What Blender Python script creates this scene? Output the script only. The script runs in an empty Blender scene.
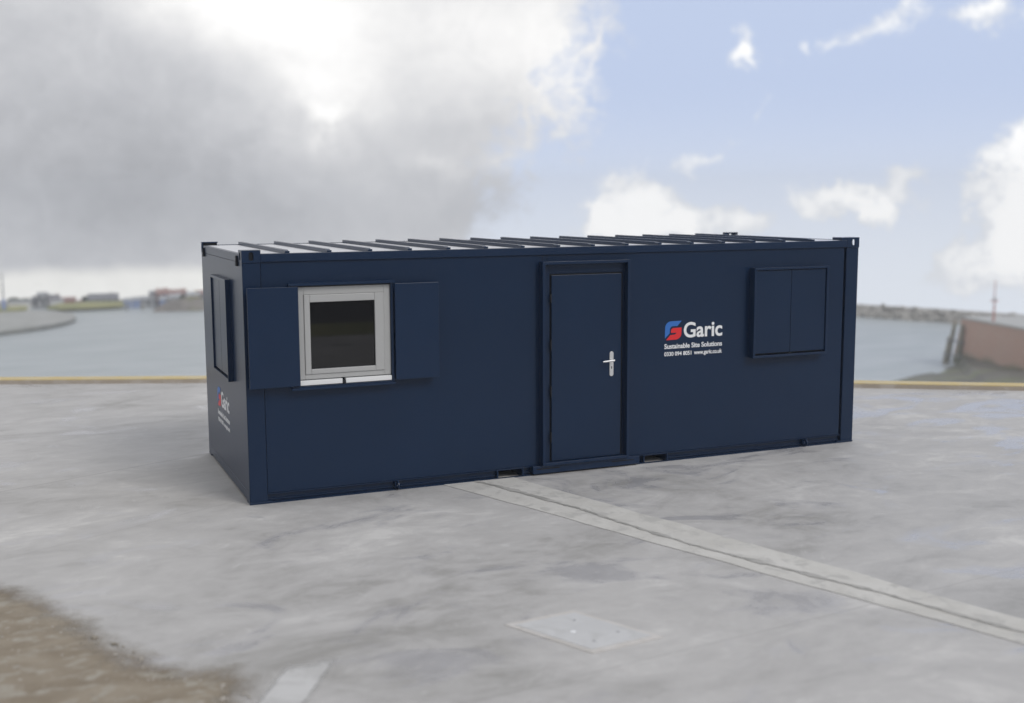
import bpy, bmesh, math, random
from mathutils import Vector, Matrix, noise
random.seed(7)
C = bpy.context.scene.collection
SC = bpy.context.scene

# ------------------------------------------------------------------ camera
F_PX, YAW, PITCH, ROLL = 1154.81, 0.40234, -0.1308, -0.0049
CAM = Vector((-2.0481, -11.6592, 3.0943))
fw = Vector((math.sin(YAW)*math.cos(PITCH), math.cos(YAW)*math.cos(PITCH), math.sin(PITCH)))
_r = Vector((math.cos(YAW), -math.sin(YAW), 0)); _u = _r.cross(fw)
rt = _r*math.cos(ROLL) + _u*math.sin(ROLL)
up = _u*math.cos(ROLL) - _r*math.sin(ROLL)
cd = bpy.data.cameras.new('camera'); cam = bpy.data.objects.new('camera', cd); C.objects.link(cam)
m = Matrix((rt, up, -fw)).transposed().to_4x4(); m.translation = CAM
cam.matrix_world = m
cd.sensor_width = 36; cd.lens = F_PX*36/1024
cd.clip_start = 0.1; cd.clip_end = 5000
cd.dof.use_dof = True; cd.dof.focus_distance = 12.9
cd.dof.aperture_fstop = (cd.lens/1000)/0.064
SC.camera = cam
SC.render.resolution_x = 1024; SC.render.resolution_y = 703

def ray(x, y): return (fw*F_PX + rt*(x-512) + up*(351.5-y)).normalized()
def g(x, y, z):
    d = ray(x, y); t = (z-CAM.z)/d.z
    return CAM + d*t
def azel(x, y):
    d = ray(x, y); return math.atan2(d.x, d.y), math.asin(d.z)

# ------------------------------------------------------------------ light
SC.view_settings.view_transform = 'Standard'; SC.view_settings.look = 'None'
SC.view_settings.exposure = 0.1; SC.view_settings.gamma = 1.0
SC.view_settings.use_curve_mapping = False
SUN_AZ, SUN_EL = math.radians(152), math.radians(42)
sd = bpy.data.lights.new('sun', 'SUN'); sd.energy = 1.15; sd.angle = math.radians(24); sd.color = (1, .965, .92)
sun = bpy.data.objects.new('sun', sd); C.objects.link(sun)
sdir = Vector((math.sin(SUN_AZ)*math.cos(SUN_EL), math.cos(SUN_AZ)*math.cos(SUN_EL), math.sin(SUN_EL)))
sun.rotation_euler = (-sdir).to_track_quat('-Z', 'Y').to_euler(); sun.location = (0, 0, 50)

W = bpy.data.worlds.new('World'); SC.world = W; W.use_nodes = True
nt = W.node_tree; nt.nodes.clear()
class NB:
    """tiny node expression builder"""
    def __init__(s, nt): s.nt = nt
    def n(s, t, **k):
        x = s.nt.nodes.new(t)
        for a, b in k.items(): setattr(x, a, b)
        return x
    def put(s, sock, v):
        if hasattr(v, 'is_output') or isinstance(v, bpy.types.NodeSocket): s.nt.links.new(v, sock)
        elif v is not None:
            if sock.type == 'RGBA' and len(v) == 3: v = (*v, 1)
            sock.default_value = v
    def m(s, op, a, b=None, c=None, clamp=False):
        x = s.n('ShaderNodeMath', operation=op, use_clamp=clamp)
        s.put(x.inputs[0], a)
        if b is not None: s.put(x.inputs[1], b)
        if c is not None: s.put(x.inputs[2], c)
        return x.outputs[0]
    def v(s, op, a, b=None):
        x = s.n('ShaderNodeVectorMath', operation=op); s.put(x.inputs[0], a)
        if b is not None: s.put(x.inputs[1], b)
        return x.outputs['Value'] if op in ('DOT_PRODUCT', 'LENGTH') else x.outputs[0]
    def ss(s, val, a, b, lo=0.0, hi=1.0):
        x = s.n('ShaderNodeMapRange', interpolation_type='SMOOTHSTEP'); s.put(x.inputs[0], val)
        x.inputs[1].default_value = a; x.inputs[2].default_value = b; x.inputs[3].default_value = lo; x.inputs[4].default_value = hi
        return x.outputs[0]
    def mix(s, f, a, b, bt='MIX'):
        x = s.n('ShaderNodeMix', data_type='RGBA', blend_type=bt); s.put(x.inputs[0], f)
        s.put(x.inputs[6], a); s.put(x.inputs[7], b); return x.outputs[2]
    def noise(s, vec, scale, detail=4, rough=.5, dist=0.0):
        x = s.n('ShaderNodeTexNoise'); s.put(x.inputs['Vector'], vec); x.inputs['Scale'].default_value = scale
        x.inputs['Detail'].default_value = detail; x.inputs['Roughness'].default_value = rough; x.inputs['Distortion'].default_value = dist
        return x.outputs[0]
    def comb(s, x, y, z=0.0):
        n = s.n('ShaderNodeCombineXYZ'); s.put(n.inputs[0], x); s.put(n.inputs[1], y); s.put(n.inputs[2], z); return n.outputs[0]
b = NB(nt)
tc = b.n('ShaderNodeTexCoord').outputs['Generated']
sep = b.n('ShaderNodeSeparateXYZ'); b.put(sep.inputs[0], tc); X, Y, Z = sep.outputs
az = b.m('ARCTAN2', X, Y); el = b.m('ARCSINE', Z)
AE = b.comb(az, el)
# domain warp so the cloud edges are ragged
wn = b.n('ShaderNodeTexNoise'); b.put(wn.inputs['Vector'], tc); wn.inputs['Scale'].default_value = 16; wn.inputs['Detail'].default_value = 5; wn.inputs['Roughness'].default_value = .62
warp = b.v('MULTIPLY', b.v('SUBTRACT', wn.outputs['Color'], (.5, .5, .5)), (.095, .07, 0))
AEW = b.v('ADD', AE, warp)
def blob(x, y, sx, sy, amp, vec=None):
    a, e = azel(x, y)
    d = b.v('MULTIPLY', b.v('SUBTRACT', vec or AEW, (a, e, 0)), (F_PX/sx, F_PX/sy, 0))
    return b.m('MULTIPLY', b.m('EXPONENT', b.m('MULTIPLY', b.v('DOT_PRODUCT', d, d), -1)), amp)
def total(lst, start=None):
    t = start
    for q in lst: t = q if t is None else b.m('ADD', t, q)
    return t
sky = b.n('ShaderNodeTexSky', sky_type='NISHITA'); sky.sun_disc = False
sky.sun_elevation = SUN_EL; sky.sun_rotation = SUN_AZ
sky.air_density = 1.0; sky.dust_density = 1.5; sky.ozone_density = 1.2
zl = b.m('ADD', b.m('MAXIMUM', Z, -.14), .30)
b.put(sky.inputs[0], b.v('NORMALIZE', b.comb(X, Y, zl)))
nish = b.v('SCALE', sky.outputs[0]); nish.node.inputs['Scale'].default_value = 0.10
# thin high veil that pales the blue
blue = b.mix(.80, nish, (.60, .69, .90))
blue = b.mix(b.ss(el, math.radians(6), math.radians(-5)), blue, (.80, .85, .93))
blue = b.mix(b.ss(el, math.radians(12), math.radians(60), 0, .5), blue, (.44, .48, .56))
n1 = b.noise(tc, 7, 6, .55); n2 = b.noise(tc, 22, 5, .6); n3 = b.noise(tc, 3, 3, .5)
nz = b.m('ADD', b.m('MULTIPLY', b.m('SUBTRACT', n1, .5), .55), b.m('MULTIPLY', b.m('SUBTRACT', n2, .5), .55))
# the big bank on the left: everything left of a leaning edge
edge = b.m('ADD', az, b.m('MULTIPLY', el, -.60))
a0 = azel(560, 120); e0 = a0[0] - .60*a0[1]
bank = b.m('SUBTRACT', e0, edge)                       # + inside
n4 = b.noise(tc, 50, 5, .6); n5 = b.noise(b.v('ADD', tc, b.v('SCALE', warp)), 13, 7, .68, .6)
fz = b.m('ADD', b.m('MULTIPLY', b.m('SUBTRACT', n5, .5), 1.0), b.m('MULTIPLY', b.m('SUBTRACT', n4, .5), .35))
bank = b.m('ADD', b.m('MULTIPLY', bank, 10), b.m('ADD', b.m('MULTIPLY', nz, 1.0), b.m('MULTIPLY', fz, 2.2)))
bank = b.m('MULTIPLY', bank, b.ss(az, -2.6, -1.6))
bankm = b.ss(bank, -.25, .40)
# separate clouds on the right
cl = total([blob(642, 206, 34, 32, 1.6), blob(606, 226, 30, 16, 1.0), blob(684, 220, 24, 18, 1.2), blob(742, 218, 28, 17, 1.3),
            blob(640, 236, 80, 10, .7),
            blob(845, 205, 42, 15, 1.0), blob(915, 186, 20, 20, 1.05), blob(875, 212, 40, 12, .55), blob(800, 190, 22, 12, .3),
            blob(1018, 166, 26, 26, 1.2), blob(1014, 225, 34, 34, 1.4), blob(938, 262, 30, 14, 1.0), blob(975, 282, 50, 14, .55), blob(1000, 255, 40, 20, .6), blob(1070, 190, 46, 66, 1.3),
            blob(885, 14, 36, 13, .60), blob(855, 32, 24, 10, .45), blob(740, 46, 14, 22, .54), blob(745, 64, 26, 8, .45), blob(626, 48, 17, 11, .6),
            blob(655, 83, 11, 6, .5), blob(1000, 10, 34, 18, .62), blob(960, 22, 28, 8, .4), blob(752, 118, 9, 28, .46), blob(690, 152, 38, 14, .46),
            blob(735, 150, 28, 6, .35), blob(810, 42, 13, 8, .5), blob(563, 143, 16, 9, .6), blob(600, 2, 44, 14, .5)])
cl = b.m('ADD', cl, b.m('ADD', b.m('MULTIPLY', nz, .9), b.m('MULTIPLY', fz, 1.3)))
clm = b.ss(cl, .28, .82)
# loose fields elsewhere in the sky (overhead and behind)
gen = b.m('ADD', n3, b.m('MULTIPLY', nz, .5))
genm = b.m('MULTIPLY', b.ss(gen, .42, .62), b.m('MAXIMUM', b.ss(az, 1.0, 1.5), b.m('MAXIMUM', b.ss(az, -1.2, -2.0), b.ss(el, math.radians(14), math.radians(30)))))
# brightness within the bank
br = total([blob(290, 0, 110, 55, .30, AE), blob(330, 85, 60, 50, .24, AEW), blob(430, 40, 120, 60, .08, AEW), blob(210, -10, 90, 45, .2, AEW),
            blob(560, 90, 70, 55, .20), blob(540, 10, 100, 60, .20), blob(330, 122, 26, 12, .22), blob(445, 162, 26, 10, .12),
            blob(20, 262, 600, 12, .0), blob(520, 158, 26, 10, .12),
            blob(90, 190, 160, 62, -.16, AEW), blob(330, 215, 170, 42, -.09, AEW), blob(40, 70, 120, 80, -.09, AEW),
            blob(180, 110, 70, 50, -.05), blob(510, 215, 60, 30, -.10), blob(470, 120, 50, 16, -.05), blob(300, 60, 60, 12, -.05)], start=None)
br = b.m('ADD', b.m('ADD', br, .63), b.m('ADD', b.m('MULTIPLY', nz, .14), b.m('MULTIPLY', fz, .26)))
# pale clear strip under the bank near the shore, on the left
low = b.ss(b.m('ADD', el, b.m('MULTIPLY', nz, .02)), azel(60, 262)[1], azel(60, 280)[1])
br = b.m('ADD', br, b.m('MULTIPLY', low, .34))
dk = b.ss(az, YAW+.9, YAW+2.2); dk2 = b.ss(az, YAW-1.3, YAW-2.2)
bcol = b.mix(b.ss(br, .42, .95), (.955, .975, 1.035), (1.01, 1.005, 1.0))
bcol = b.mix(low, bcol, (1.0, .995, .96))
bank_c = b.n('ShaderNodeVectorMath', operation='SCALE'); b.put(bank_c.inputs[0], bcol); b.put(bank_c.inputs['Scale'], br)
# right-hand clouds: white tops and greyer undersides from their own thickness
ccol = b.mix(b.ss(b.m('ADD', b.m('MULTIPLY', cl, .55), b.m('ADD', b.m('MULTIPLY', b.m('SUBTRACT', n1, .5), .8), b.m('MULTIPLY', fz, 1.3))), .15, .80), (.74, .765, .81), (1.10, 1.095, 1.08))
col = b.mix(genm, blue, (.62, .64, .69))
col = b.mix(b.m('MULTIPLY', clm, .92), col, ccol)
col = b.mix(bankm, col, bank_c.outputs[0])
# unseen sky behind the photographer, darkened to shape light on the cabin front
back = b.ss(b.m('MULTIPLY', b.v('DOT_PRODUCT', tc, (math.sin(YAW), math.cos(YAW), .25)), -1), .0, .7)
col = b.mix(b.m('MULTIPLY', back, .70), col, (.37, .39, .43))
bg = b.n('ShaderNodeBackground'); b.put(bg.inputs[0], col); bg.inputs[1].default_value = 1.0
wo = b.n('ShaderNodeOutputWorld'); nt.links.new(bg.outputs[0], wo.inputs[0])

# ------------------------------------------------------------------ materials
def mat(name, col, rough=.6, var=0.0, vscale=4.0, bump=0.0, bscale=60.0, metallic=0.0, ior=1.45, spec=.5, coat=0.0):
    M = bpy.data.materials.new(name); M.use_nodes = True
    t = M.node_tree; p = t.nodes['Principled BSDF']; q = NB(t)
    p.inputs['Roughness'].default_value = rough; p.inputs['Metallic'].default_value = metallic; p.inputs['IOR'].default_value = ior
    p.inputs['Specular IOR Level'].default_value = spec; p.inputs['Coat Weight'].default_value = coat
    co = q.n('ShaderNodeTexCoord').outputs['Object']
    n = q.noise(co, vscale, 5, .6)
    c = tuple(col)
    k = q.m('ADD', q.m('MULTIPLY', q.m('SUBTRACT', n, .5), var*2), 1.0)
    sc = q.n('ShaderNodeVectorMath', operation='SCALE'); sc.inputs[0].default_value = c; q.put(sc.inputs['Scale'], k)
    t.links.new(sc.outputs[0], p.inputs['Base Color'])
    if bump:
        bn = q.n('ShaderNodeBump'); bn.inputs['Strength'].default_value = bump; bn.inputs['Distance'].default_value = .01
        q.put(bn.inputs['Height'], q.noise(co, bscale, 4, .6)); t.links.new(bn.outputs[0], p.inputs['Normal'])
    return M
M = {}
M['navy'] = mat('navy_paint', (.0050, .0195, .053), .30, .14, .9, .03, 30, spec=.36)
M['navy_trim'] = mat('navy_trim_paint', (.0046, .0200, .056), .30, .08, 3, .03, 40, spec=.40)
M['roof'] = mat('pale_roof_sheet', (.66, .66, .67), .38, .10, 2.5, .05, 12)
M['seal'] = mat('black_rubber_seal', (.008, .009, .012), .6)
M['upvc'] = mat('shaded_white_upvc', (.44, .44, .43), .35, .03, 6)  # white frame greyed: shade of the shutter recess is put into the base colour
M['sill'] = mat('white_sill', (.82, .82, .81), .35, .02, 6)
M['glass'] = mat('dark_window_glass', (.006, .006, .007), .02, 0, ior=1.5, spec=.5)
M['steel'] = mat('satin_steel', (.72, .72, .72), .32, .03, 30, metallic=.55)
M['white_ink'] = mat('white_vinyl', (.86, .86, .86), .45)
M['blue_ink'] = mat('blue_vinyl', (.035, .16, .50), .45)
M['red_ink'] = mat('red_vinyl', (.74, .025, .03), .45)
M['slot'] = mat('dark_slot', (.004, .005, .008), .7)

def concrete():
    Mt = bpy.data.materials.new('concrete'); Mt.use_nodes = True
    t = Mt.node_tree; p = t.nodes['Principled BSDF']; q = NB(t)
    co = q.n('ShaderNodeTexCoord').outputs['Object']
    rot = q.n('ShaderNodeMapping'); q.put(rot.inputs[0], co); rot.inputs['Rotation'].default_value = (0, 0, -.25); rot.inputs['Scale'].default_value = (.75, 1.15, 1)
    v = rot.outputs[0]
    a = q.noise(v, .42, 6, .62, .8); c = q.noise(v, 1.7, 6, .68, 1.2); d = q.noise(v, 6, 6, .7, .6); fine = q.noise(co, 45, 3, .6)
    s = q.m('ADD', q.m('MULTIPLY', a, .57), q.m('ADD', q.m('MULTIPLY', c, .36), q.m('MULTIPLY', d, .13)))
    s = q.m('ADD', s, q.m('MULTIPLY', q.m('SUBTRACT', fine, .5), .05))
    cr = q.n('ShaderNodeValToRGB'); q.put(cr.inputs[0], s)
    e = cr.color_ramp.elements; e[0].position = .40; e[0].color = (.29, .285, .275, 1); e[1].position = .66; e[1].color = (.53, .525, .515, 1)
    k = e.new(.50); k.color = (.385, .38, .375, 1); k = e.new(.58); k.color = (.435, .43, .425, 1)
    # trowel swirls: paler scuffs
    sw = q.noise(v, 2.3, 7, .75, 2.5); swm = q.ss(sw, .56, .70, 0, .35)
    colr = q.mix(swm, cr.outputs[0], (.56, .56, .555))
    # damp patches, slightly violet and darker
    w = q.noise(v, .75, 5, .6, 1.6); sx0 = q.n('ShaderNodeSeparateXYZ'); q.put(sx0.inputs[0], co)
    wm = q.ss(q.m('ADD', w, q.ss(sx0.outputs[0], 6, 12, 0, .06)), .54, .66, 0, .42)
    colr = q.mix(wm, colr, (.33, .33, .355))
    # hairline cracks and slab joints
    sx = q.n('ShaderNodeSeparateXYZ'); q.put(sx.inputs[0], co)
    def joint(x0, y0, x1, y1, w, strength):
        nx, ny = (y1-y0), -(x1-x0); L = math.hypot(nx, ny); nx /= L; ny /= L
        dd = q.m('ABSOLUTE', q.m('ADD', q.m('ADD', q.m('MULTIPLY', sx.outputs[0], nx), q.m('MULTIPLY', sx.outputs[1], ny)), q.m('ADD', q.m('MULTIPLY', q.m('SUBTRACT', c, .5), .05), -(x0*nx+y0*ny))))
        return q.ss(dd, w, w*.3, 0, strength)
    J = []
    for (pa, pb, w_, st) in (((512, 692), (800, 622), .012, .22), ((0, 378+60), (205, 430), .02, .15), ((0, 492), (215, 452), .02, .3), ((855, 424), (1024, 430), .02, .2), ((0, 560), (240, 500), .015, .15)):
        A = g(pa[0], pa[1], 0); B = g(pb[0], pb[1], 0); J.append(joint(A.x, A.y, B.x, B.y, w_, st))
    jm = J[0]
    for j in J[1:]: jm = q.m('MAXIMUM', jm, j)
    colr = q.mix(jm, colr, (.16, .155, .15))
    colr = q.mix(1.0, colr, (1.23, 1.205, 1.165), 'MULTIPLY')
    t.links.new(colr, p.inputs['Base Color'])
    q.put(p.inputs['Roughness'], q.m('SUBTRACT', q.ss(s, .35, .7, .52, .78), q.m('MULTIPLY', wm, 1.15)))
    p.inputs['Specular IOR Level'].default_value = .4
    bn = q.n('ShaderNodeBump'); bn.inputs['Strength'].default_value = .25; bn.inputs['Distance'].default_value = .012
    q.put(bn.inputs['Height'], q.m('ADD', s, q.m('MULTIPLY', fine, .2))); t.links.new(bn.outputs[0], p.inputs['Normal'])
    return Mt
M['concrete'] = concrete()

def two_tone(name, c1, c2, scale, rough=.8, lo=.42, hi=.58, bump=.3, c3=None, s3=None, stretch=(1, 1, 1), dist=.5):
    Mt = bpy.data.materials.new(name); Mt.use_nodes = True
    t = Mt.node_tree; p = t.nodes['Principled BSDF']; q = NB(t)
    co = q.n('ShaderNodeTexCoord').outputs['Object']; mp = q.n('ShaderNodeMapping'); q.put(mp.inputs[0], co); mp.inputs['Scale'].default_value = stretch
    n = q.noise(mp.outputs[0], scale, 6, .65, dist); c = q.mix(q.ss(n, lo, hi), c1, c2)
    if c3: c = q.mix(q.ss(q.noise(mp.outputs[0], s3, 5, .6, .5), .5, .65), c, c3)
    t.links.new(c, p.inputs['Base Color']); p.inputs['Roughness'].default_value = rough
    if bump:
        bn = q.n('ShaderNodeBump'); bn.inputs['Strength'].default_value = bump; bn.inputs['Distance'].default_value = .02
        q.put(bn.inputs['Height'], n); t.links.new(bn.outputs[0], p.inputs['Normal'])
    return Mt
M['strip'] = two_tone('drain_concrete', (.56, .54, .495), (.64, .62, .575), 2, .8, .35, .65, .1, (.50, .485, .45), 5)
M['crack'] = two_tone('crack_filler', (.33, .32, .295), (.44, .425, .395), 8, .85)
M['dirt'] = two_tone('dirt', (.235, .190, .135), (.345, .295, .225), 1.8, .95, .30, .70, .2, (.37, .335, .275), 5, (1, 1.6, 1))
def feather(mm):
    _t = mm.node_tree; _q = NB(_t); _p = _t.nodes['Principled BSDF']; _o = _t.nodes['Material Output']
    _at = _q.n('ShaderNodeAttribute', attribute_name='cover'); _co = _q.n('ShaderNodeTexCoord').outputs['Object']
    _f = _q.m('ADD', _at.outputs['Fac'], _q.m('ADD', _q.m('MULTIPLY', _q.m('SUBTRACT', _q.noise(_co, 4, 6, .7), .5), .9), _q.m('MULTIPLY', _q.m('SUBTRACT', _q.noise(_co, 40, 4, .7), .5), .5)))
    _tr = _q.n('ShaderNodeBsdfTransparent'); _mx = _q.n('ShaderNodeMixShader'); _q.put(_mx.inputs[0], _q.ss(_f, .10, .95)); _t.links.new(_tr.outputs[0], _mx.inputs[1]); _t.links.new(_p.outputs[0], _mx.inputs[2]); _t.links.new(_mx.outputs[0], _o.inputs['Surface'])
feather(M['dirt'])
M['stone'] = two_tone('gravel', (.27, .24, .19), (.44, .40, .35), 3, .9)
M['kerb_pale'] = two_tone('pale_concrete', (.52, .51, .49), (.60, .59, .57), 4, .8)
feather(M['kerb_pale'])
M['yellow'] = two_tone('worn_yellow_paint', (.62, .48, .21), (.62, .52, .31), 3, .7, .4, .6, .1, (.58, .48, .30), 8)
M['rust'] = two_tone('stained_stone', (.42, .36, .29), (.50, .45, .39), 1.2, .85)
M['cover'] = two_tone('cover_plate', (.57, .565, .555), (.61, .605, .595), 3, .75, .4, .6, .05, (.54, .535, .52), 5)
M['cover_frame'] = two_tone('cover_surround', (.58, .55, .51), (.63, .60, .565), 6, .8)
M['quaywall'] = two_tone('quay_stone', (.13, .125, .12), (.22, .21, .19), .4, .9)
M['shore'] = two_tone('shingle', (.25, .24, .22), (.36, .35, .32), .15, .9, .4, .6, .1)
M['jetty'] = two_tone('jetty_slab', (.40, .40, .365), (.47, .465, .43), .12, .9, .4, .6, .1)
M['jetty_side'] = two_tone('dark_jetty_stone', (.11, .11, .095), (.20, .195, .17), .2, .8)  # jetty side, darker than the deck slab
M['grass'] = two_tone('grass', (.27, .28, .11), (.40, .38, .16), .12, .95, .4, .6, .1)
M['spit'] = two_tone('spit_stone', (.17, .15, .13), (.26, .23, .20), .3, .95, .4, .6, .3, (.20, .20, .10), .15)
M['rock'] = two_tone('breakwater_rock', (.28, .265, .235), (.50, .475, .43), .5, .95, .4, .6, .4)
M['mud'] = two_tone('mud', (.11, .105, .085), (.19, .18, .15), .12, .65, .4, .6, .3, (.17, .19, .08), .09, (1, 2.5, 1))
M['deck'] = mat('wall_deck', (.52, .52, .50), .8, .1, .2)
M['timber'] = two_tone('weathered_timber', (.26, .24, .19), (.36, .34, .27), .8, .9)
M['timber_green'] = two_tone('algae_timber', (.19, .20, .14), (.28, .28, .21), .8, .9)
M['redpaint'] = mat('red_paint', (.55, .22, .17), .6, .1, 1)
M['bluepaint'] = mat('blue_paint', (.22, .29, .52), .6, .1, 1)
M['greymetal'] = mat('grey_metal', (.35, .35, .36), .6, .1, 1)
M['wall_white'] = mat('white_render', (.72, .71, .68), .8, .08, .5)
M['wall_grey'] = mat('grey_render', (.36, .36, .36), .8, .1, .5)
M['wall_brick'] = mat('red_brick_render', (.36, .17, .13), .85, .12, .5)
M['wall_yellow'] = mat('yellow_render', (.66, .58, .24), .8, .08, .5)
M['wall_blue'] = mat('blue_cladding', (.24, .31, .50), .7, .08, .5)
M['roof_dark'] = mat('slate_roof', (.21, .21, .225), .7, .15, .8)
M['roof_red'] = mat('red_tile_roof', (.36, .22, .19), .8, .15, .8)
M['roof_grey'] = mat('grey_sheet_roof', (.40, .41, .42), .6, .1, .8)
M['opening'] = mat('dark_opening', (.03, .035, .04), .3)
M['leaf'] = two_tone('tree_foliage', (.05, .065, .03), (.10, .12, .06), .8, .95)
M['bark'] = mat('bark', (.10, .08, .06), .9, .2, 2)

def brick():
    Mt = bpy.data.materials.new('harbour_brick'); Mt.use_nodes = True
    t = Mt.node_tree; p = t.nodes['Principled BSDF']; q = NB(t)
    gm = q.n('ShaderNodeNewGeometry'); co = gm.outputs['Position']
    s = q.n('ShaderNodeSeparateXYZ'); q.put(s.inputs[0], co)
    bt = q.n('ShaderNodeTexBrick'); q.put(bt.inputs['Vector'], q.comb(s.outputs[1], s.outputs[2]))
    bt.inputs['Scale'].default_value = 1.2; bt.inputs['Color1'].default_value = (.54, .29, .20, 1); bt.inputs['Color2'].default_value = (.60, .36, .26, 1)
    bt.inputs['Mortar'].default_value = (.50, .44, .39, 1); bt.inputs['Mortar Size'].default_value = .025
    n = q.noise(co, .25, 5, .6); c = q.mix(q.ss(n, .4, .65, 0, .5), bt.outputs[0], (.54, .38, .30))
    # tide mark: algae band with a ragged top near the foot
    zt = q.m('ADD', s.outputs[2], q.m('MULTIPLY', q.noise(co, .3, 4), 2.2))
    c = q.mix(q.ss(zt, -20.6, -22.2), c, (.17, .175, .11))
    t.links.new(c, p.inputs['Base Color']); p.inputs['Roughness'].default_value = .9
    return Mt
M['brick'] = brick()

def water():
    Mt = bpy.data.materials.new('water'); Mt.use_nodes = True
    t = Mt.node_tree; p = t.nodes['Principled BSDF']; q = NB(t)
    co = q.n('ShaderNodeTexCoord').outputs['Object']
    mp = q.n('ShaderNodeMapping'); q.put(mp.inputs[0], co); mp.inputs['Rotation'].default_value = (0, 0, YAW); mp.inputs['Scale'].default_value = (.5, 1.8, 1)
    n = q.noise(mp.outputs[0], .12, 5, .6); n2 = q.noise(mp.outputs[0], .9, 4, .6)
    t.links.new(q.mix(q.ss(n, .35, .65), (.43, .475, .475), (.53, .565, .57)), p.inputs['Base Color'])
    p.inputs['Roughness'].default_value = .32; p.inputs['IOR'].default_value = 1.33
    bn = q.n('ShaderNodeBump'); bn.inputs['Strength'].default_value = .5; bn.inputs['Distance'].default_value = .35
    q.put(bn.inputs['Height'], n2); t.links.new(bn.outputs[0], p.inputs['Normal'])
    return Mt
M['water'] = water()

# ------------------------------------------------------------------ helpers
def obj(name, bm, m=None, parent=None, label=None, cat=None, group=None, kind=None, smooth=False, bevel=0.0, loc=None):
    me = bpy.data.meshes.new(name)
    if isinstance(bm, bpy.types.Mesh): me = bm
    else:
        bmesh.ops.recalc_face_normals(bm, faces=bm.faces); bm.to_mesh(me); bm.free()
    o = bpy.data.objects.new(name, me); C.objects.link(o)
    if m: me.materials.clear(); me.materials.append(M[m] if isinstance(m, str) else m)
    if parent: o.parent = parent
    if label: o['label'] = label
    if cat: o['category'] = cat
    if group: o['group'] = group
    if kind: o['kind'] = kind
    if smooth:
        for pl in me.polygons: pl.use_smooth = True
    if bevel:
        bv = o.modifiers.new('bevel', 'BEVEL'); bv.width = bevel; bv.segments = 2; bv.limit_method = 'ANGLE'; bv.angle_limit = math.radians(40)
    if loc is not None: o.location = loc
    return o
def empty(name, loc, label, cat, group=None, rz=0):
    o = bpy.data.objects.new(name, None); C.objects.link(o); o.location = loc; o.rotation_euler = (0, 0, rz)
    o['label'] = label; o['category'] = cat
    if group: o['group'] = group
    return o
def box(bm, x0, x1, y0, y1, z0, z1):
    vs = [bm.verts.new((x, y, z)) for z in (z0, z1) for x, y in ((x0, y0), (x1, y0), (x1, y1), (x0, y1))]
    for f in ((0, 3, 2, 1), (4, 5, 6, 7), (0, 1, 5, 4), (1, 2, 6, 5), (2, 3, 7, 6), (3, 0, 4, 7)): bm.faces.new([vs[i] for i in f])
    return vs
def B(*boxes):
    bm = bmesh.new()
    for q in boxes: box(bm, *q)
    return bm
def prism(pts, vec, bm=None):
    """closed outline extruded along vec"""
    bm = bm or bmesh.new(); v = Vector(vec)
    a = [bm.verts.new(p) for p in pts]; c = [bm.verts.new(Vector(p)+v) for p in pts]
    bm.faces.new(a); bm.faces.new(list(reversed(c)))
    for i in range(len(a)):
        j = (i+1) % len(a); bm.faces.new((a[i], c[i], c[j], a[j]))
    return bm
def cyl(bm, p0, p1, r0, r1=None, n=16):
    r1 = r0 if r1 is None else r1; p0 = Vector(p0); p1 = Vector(p1); d = (p1-p0).normalized()
    s = d.orthogonal().normalized(); t = d.cross(s)
    A = [bm.verts.new(p0 + (s*math.cos(2*math.pi*i/n)+t*math.sin(2*math.pi*i/n))*r0) for i in range(n)]
    Bq = [bm.verts.new(p1 + (s*math.cos(2*math.pi*i/n)+t*math.sin(2*math.pi*i/n))*r1) for i in range(n)]
    bm.faces.new(list(reversed(A))); bm.faces.new(Bq)
    for i in range(n): j = (i+1) % n; bm.faces.new((A[i], A[j], Bq[j], Bq[i]))
    return bm
def ringframe(x0, x1, z0, z1, w, y0, y1):
    """picture-frame of four butted bars in the xz plane"""
    return B((x0, x0+w, y0, y1, z0, z1), (x1-w, x1, y0, y1, z0, z1), (x0+w, x1-w, y0, y1, z1-w, z1), (x0+w, x1-w, y0, y1, z0, z0+w))

# ------------------------------------------------------------------ setting: quay ground
EDGE = [tuple(g(x, y, .088).to_2d()) for x, y in ((0, 376.2), (205, 374.9), (430, 375.2), (640, 376.6), (855, 379.4), (1024, 382.2))]
dl = Vector((EDGE[0][0]-EDGE[1][0], EDGE[0][1]-EDGE[1][1])).normalized(); dr = Vector((EDGE[-1][0]-EDGE[-2][0], EDGE[-1][1]-EDGE[-2][1])).normalized()
QE = [(EDGE[0][0]+dl.x*260, EDGE[0][1]+dl.y*260)] + EDGE + [(EDGE[-1][0]+dr.x*260, EDGE[-1][1]+dr.y*260)]
bm = bmesh.new()
bk = Vector((-math.sin(YAW), -math.cos(YAW)))*260
vs = [bm.verts.new((x, y, 0)) for x, y in QE]
vs += [bm.verts.new((QE[-1][0]+bk.x, QE[-1][1]+bk.y, 0)), bm.verts.new((QE[0][0]+bk.x, QE[0][1]+bk.y, 0))]
bm.faces.new(vs)
obj('ground', bm, 'concrete', kind='structure')
nrm = Vector((math.sin(YAW), math.cos(YAW), 0))
bm = bmesh.new()
for i in range(len(QE)-1):
    p, q = Vector((*QE[i], -.004)), Vector((*QE[i+1], -.004))
    a = [bm.verts.new(v) for v in (p, q, q-Vector((0, 0, 25)), p-Vector((0, 0, 25)))]
    c = [bm.verts.new(v.co-nrm*.8) for v in a]
    for f in ((a[0], a[1], a[2], a[3]), (c[3], c[2], c[1], c[0]), (a[0], c[0], c[1], a[1]), (a[3], a[2], c[2], c[3])): bm.faces.new(f)
obj('quay_wall', bm, 'quaywall', label='dark stone quay wall dropping from the yellow edge to the water', cat='wall')
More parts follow.
